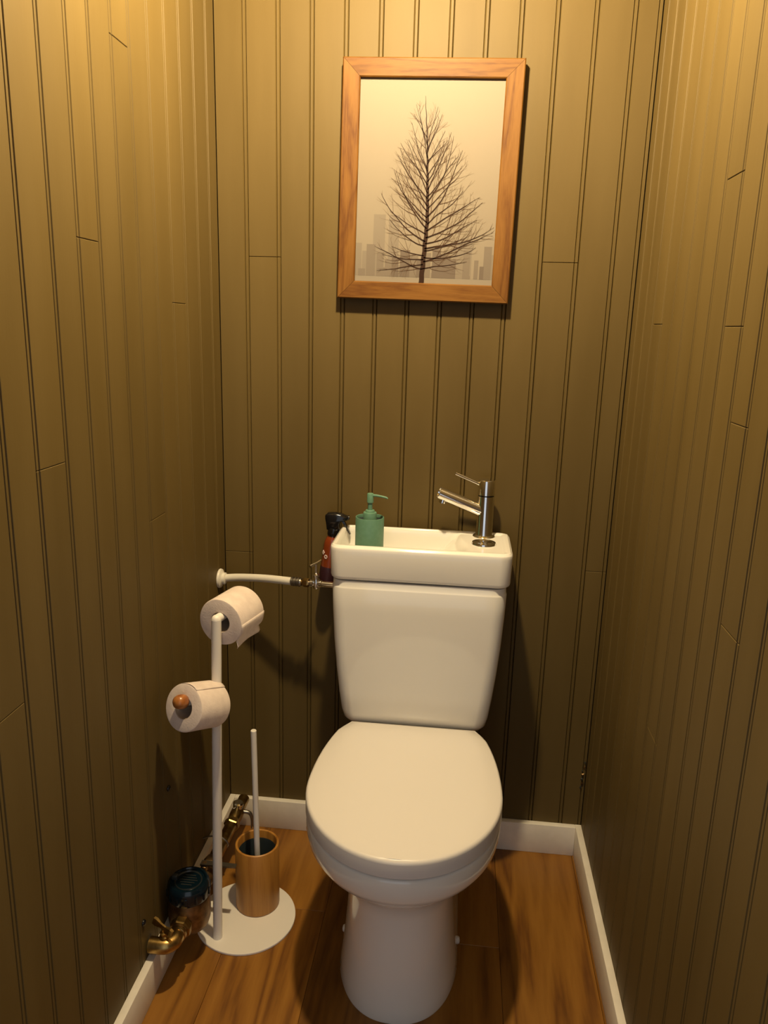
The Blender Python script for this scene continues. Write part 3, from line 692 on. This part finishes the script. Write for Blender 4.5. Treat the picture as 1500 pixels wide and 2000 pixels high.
# ------------------------------------------------------------------ water meter and its pipe run along the left wall
MX, MZ = 0.048, 0.098
meter = empty('water_meter', (MX, -0.442, 0), 'brass water meter with dark blue cap on a pipe run along the left wall', 'water meter')
MO = Vector((MX, -0.442, -0.008))
def ml(x, y, z): return Vector((x, y, z)) - MO
body = lathe('meter_body', [(0.012, 0.056), (0.030, 0.060), (0.039, 0.069), (0.043, 0.082), (0.044, 0.105), (0.0435, 0.128), (0.041, 0.138)], OLDBRASS, meter, (0, 0, 0.008), n=40, angle=50)
cap = lathe('meter_cap', [(0.0415, 0.136), (0.0435, 0.140), (0.0435, 0.160), (0.0420, 0.168), (0.0385, 0.172), (0.0350, 0.1722), (0.0335, 0.1690), (0.001, 0.1690)], BLUEP, meter, (0, 0, 0.008), n=40, angle=40)
lathe('dial_ring', [(0.0255, 0.1690), (0.0275, 0.1712), (0.0285, 0.1690)], GREYP, cap, (0.0, 0, 0.008), n=36, cap0=False, cap1=False)
for k in range(5): box('dial_rib', (-0.019 + 0.004 * abs(k - 2), -0.0145 + k * 0.007, 0.1770), (0.019 - 0.004 * abs(k - 2), -0.0125 + k * 0.007, 0.1782), GREYP, cap)
for k in range(14):
    a = 2 * PI * k / 14; q = box('cap_rib', (0.0432, -0.0022, 0.150), (0.0452, 0.0022, 0.166), BLUEP, cap, bev=0.0006, seg=1); q.rotation_euler = (0, 0, a)
box('cap_latch', (-0.035, -0.004, 0.176), (-0.023, 0.006, 0.187), GREYP, cap, bev=0.0015)
# near side: nipple, union nut, angle tap going into the wall
lathe('inlet_neck', [(0.0165, 0), (0.0165, 0.030)], OLDBRASS, meter, ml(MX, -0.475, MZ), (0, -1, 0), 24)
hexnut('union_nut', BRASS, meter, ml(MX, -0.484, MZ), (0, -1, 0), 0.0225, 0.018, 8)
lathe('tail_pipe', [(0.0150, 0), (0.0150, 0.006), (0.0175, 0.007), (0.0175, 0.012), (0.0150, 0.013), (0.0150, 0.022)], BRASS, meter, ml(MX, -0.500, MZ), (0, -1, 0), 24)
ebp = smooth_path([ml(MX, -0.518, MZ), ml(MX - 0.001, -0.529, MZ), ml(MX - 0.010, -0.540, MZ), ml(MX - 0.022, -0.543, MZ), ml(0.004, -0.543, MZ)], 5)
tube('elbow', ebp, 0.0158, BRASS, meter, 20)
stv = lathe('tap_bonnet', [(0.0100, 0.006), (0.0100, 0.020), (0.0075, 0.022), (0.0075, 0.028), (0.0035, 0.029), (0.0035, 0.036)], BRASS, meter, ml(MX - 0.014, -0.535, MZ), (-0.12, -0.1, 1), 18)
hnd = []
for yy, wd_ in ((-0.024, 0.0075), (-0.017, 0.0085), (-0.006, 0.0052), (0.006, 0.0052), (0.017, 0.0085), (0.024, 0.0075)):
    hnd.append([Vector((a * wd_ * 0.35, yy, 0 + b * wd_)) for a, b in ((-1, -1), (1, -1), (1, 1), (-1, 1))])
V, F = loft(hnd); hb = mk('butterfly_handle', V, F, BRASS, stv)
hb.location = ml(MX - 0.018, -0.538, MZ + 0.040); hb.rotation_euler = (0.35, 0, 1.25)
# far side: nut, stop valve with lever, wide brass pipe, corner valve
lathe('outlet_neck', [(0.0165, 0), (0.0165, 0.030)], OLDBRASS, meter, ml(MX, -0.409, MZ), (0, 1, 0), 24)
hexnut('union_nut', OLDBRASS, meter, ml(MX, -0.394, MZ), (0, 1, 0), 0.0225, 0.021, 8)
vbod = lathe('stop_valve', [(0.0140, 0), (0.0140, 0.012), (0.0195, 0.016), (0.0215, 0.030), (0.0195, 0.044), (0.0140, 0.048), (0.0140, 0.060)], OLDBRASS, meter, ml(MX, -0.374, MZ), (0, 1, 0), 24)
lathe('valve_stem', [(0.0085, 0.016), (0.0085, 0.030), (0.0050, 0.032), (0.0050, 0.038)], OLDBRASS, vbod, ml(MX, -0.344, MZ), (0, 0, 1), 16)
V, F = loft([[ml(MX - 0.008 + t * 0.080, -0.344 + s_ * (0.0075 - 0.002 * t), MZ + 0.0335 + zz) for s_, zz in ((-1, 0), (1, 0), (1, 0.004), (-1, 0.004))] for t in (0, 0.3, 0.7, 1.0)])
mk('valve_lever', V, F, STEEL, vbod)
hexnut('pipe_coupling', OLDBRASS, meter, ml(MX, -0.314, MZ - 0.002), (0, 1, 0), 0.0205, 0.026, 8)
lathe('brass_pipe', [(0.0150, 0), (0.0150, 0.135), (0.0135, 0.137)], BRASS, meter, ml(MX, -0.290, MZ - 0.004), (0, 1, -0.03), 24)
hexnut('compression_nut', BRASS, meter, ml(MX + 0.0005, -0.156, MZ - 0.008), (0, 1, 0), 0.0195, 0.020, 6)
lathe('corner_valve', [(0.0130, 0), (0.0155, 0.008), (0.0170, 0.022), (0.0170, 0.045), (0.0145, 0.056), (0.0145, 0.0960)], BRASS, meter, ml(MX + 0.0005, -0.136, MZ - 0.008), (0.0, 1, 0.0), 24)
lathe('valve_cap', [(0.0125, 0), (0.0135, 0.003), (0.0135, 0.013), (0.010, 0.016)], CHROME, meter, ml(MX + 0.002, -0.100, MZ + 0.008), (0.15, 0, 1), 20)
tube('drain_tube', smooth_path([ml(MX + 0.014, -0.095, MZ - 0.006), ml(MX + 0.030, -0.093, MZ - 0.010), ml(MX + 0.037, -0.092, MZ - 0.026), ml(MX + 0.038, -0.092, MZ - 0.048)]), 0.0048, STEEL, meter, 14)
lathe('drain_tip', [(0.0052, 0), (0.0052, 0.006), (0.003, 0.008)], CHROME, meter, ml(MX + 0.038, -0.092, MZ - 0.047), (0, 0, -1), 14)
tube('pipe_clip', smooth_path([ml(0.003, -0.225, MZ + 0.006), ml(0.020, -0.225, MZ + 0.013), ml(MX, -0.225, MZ + 0.0125), ml(MX + 0.016, -0.225, MZ - 0.004), ml(MX + 0.004, -0.225, MZ - 0.022)]), 0.0022, STEEL, meter, 10)

# small dark glossy screw caps on the left wall
for y, z, lb in ((-0.412, 0.369, 'small glossy dark screw cap on left wall, above the water meter'), (-0.560, 0.172, 'small glossy dark screw cap on left wall, close by the brass tap handle')):
    o = lathe('screw_cap', [(0.0062, 0.0002), (0.0065, 0.0015), (0.0050, 0.0042), (0.001, 0.0050)], BLACKP, None, (0, 0, 0), (1, 0, 0), 18, 60)
    o.location = (0, y, z); tag(o, lb, 'screw cap', 'screw caps on the left wall')
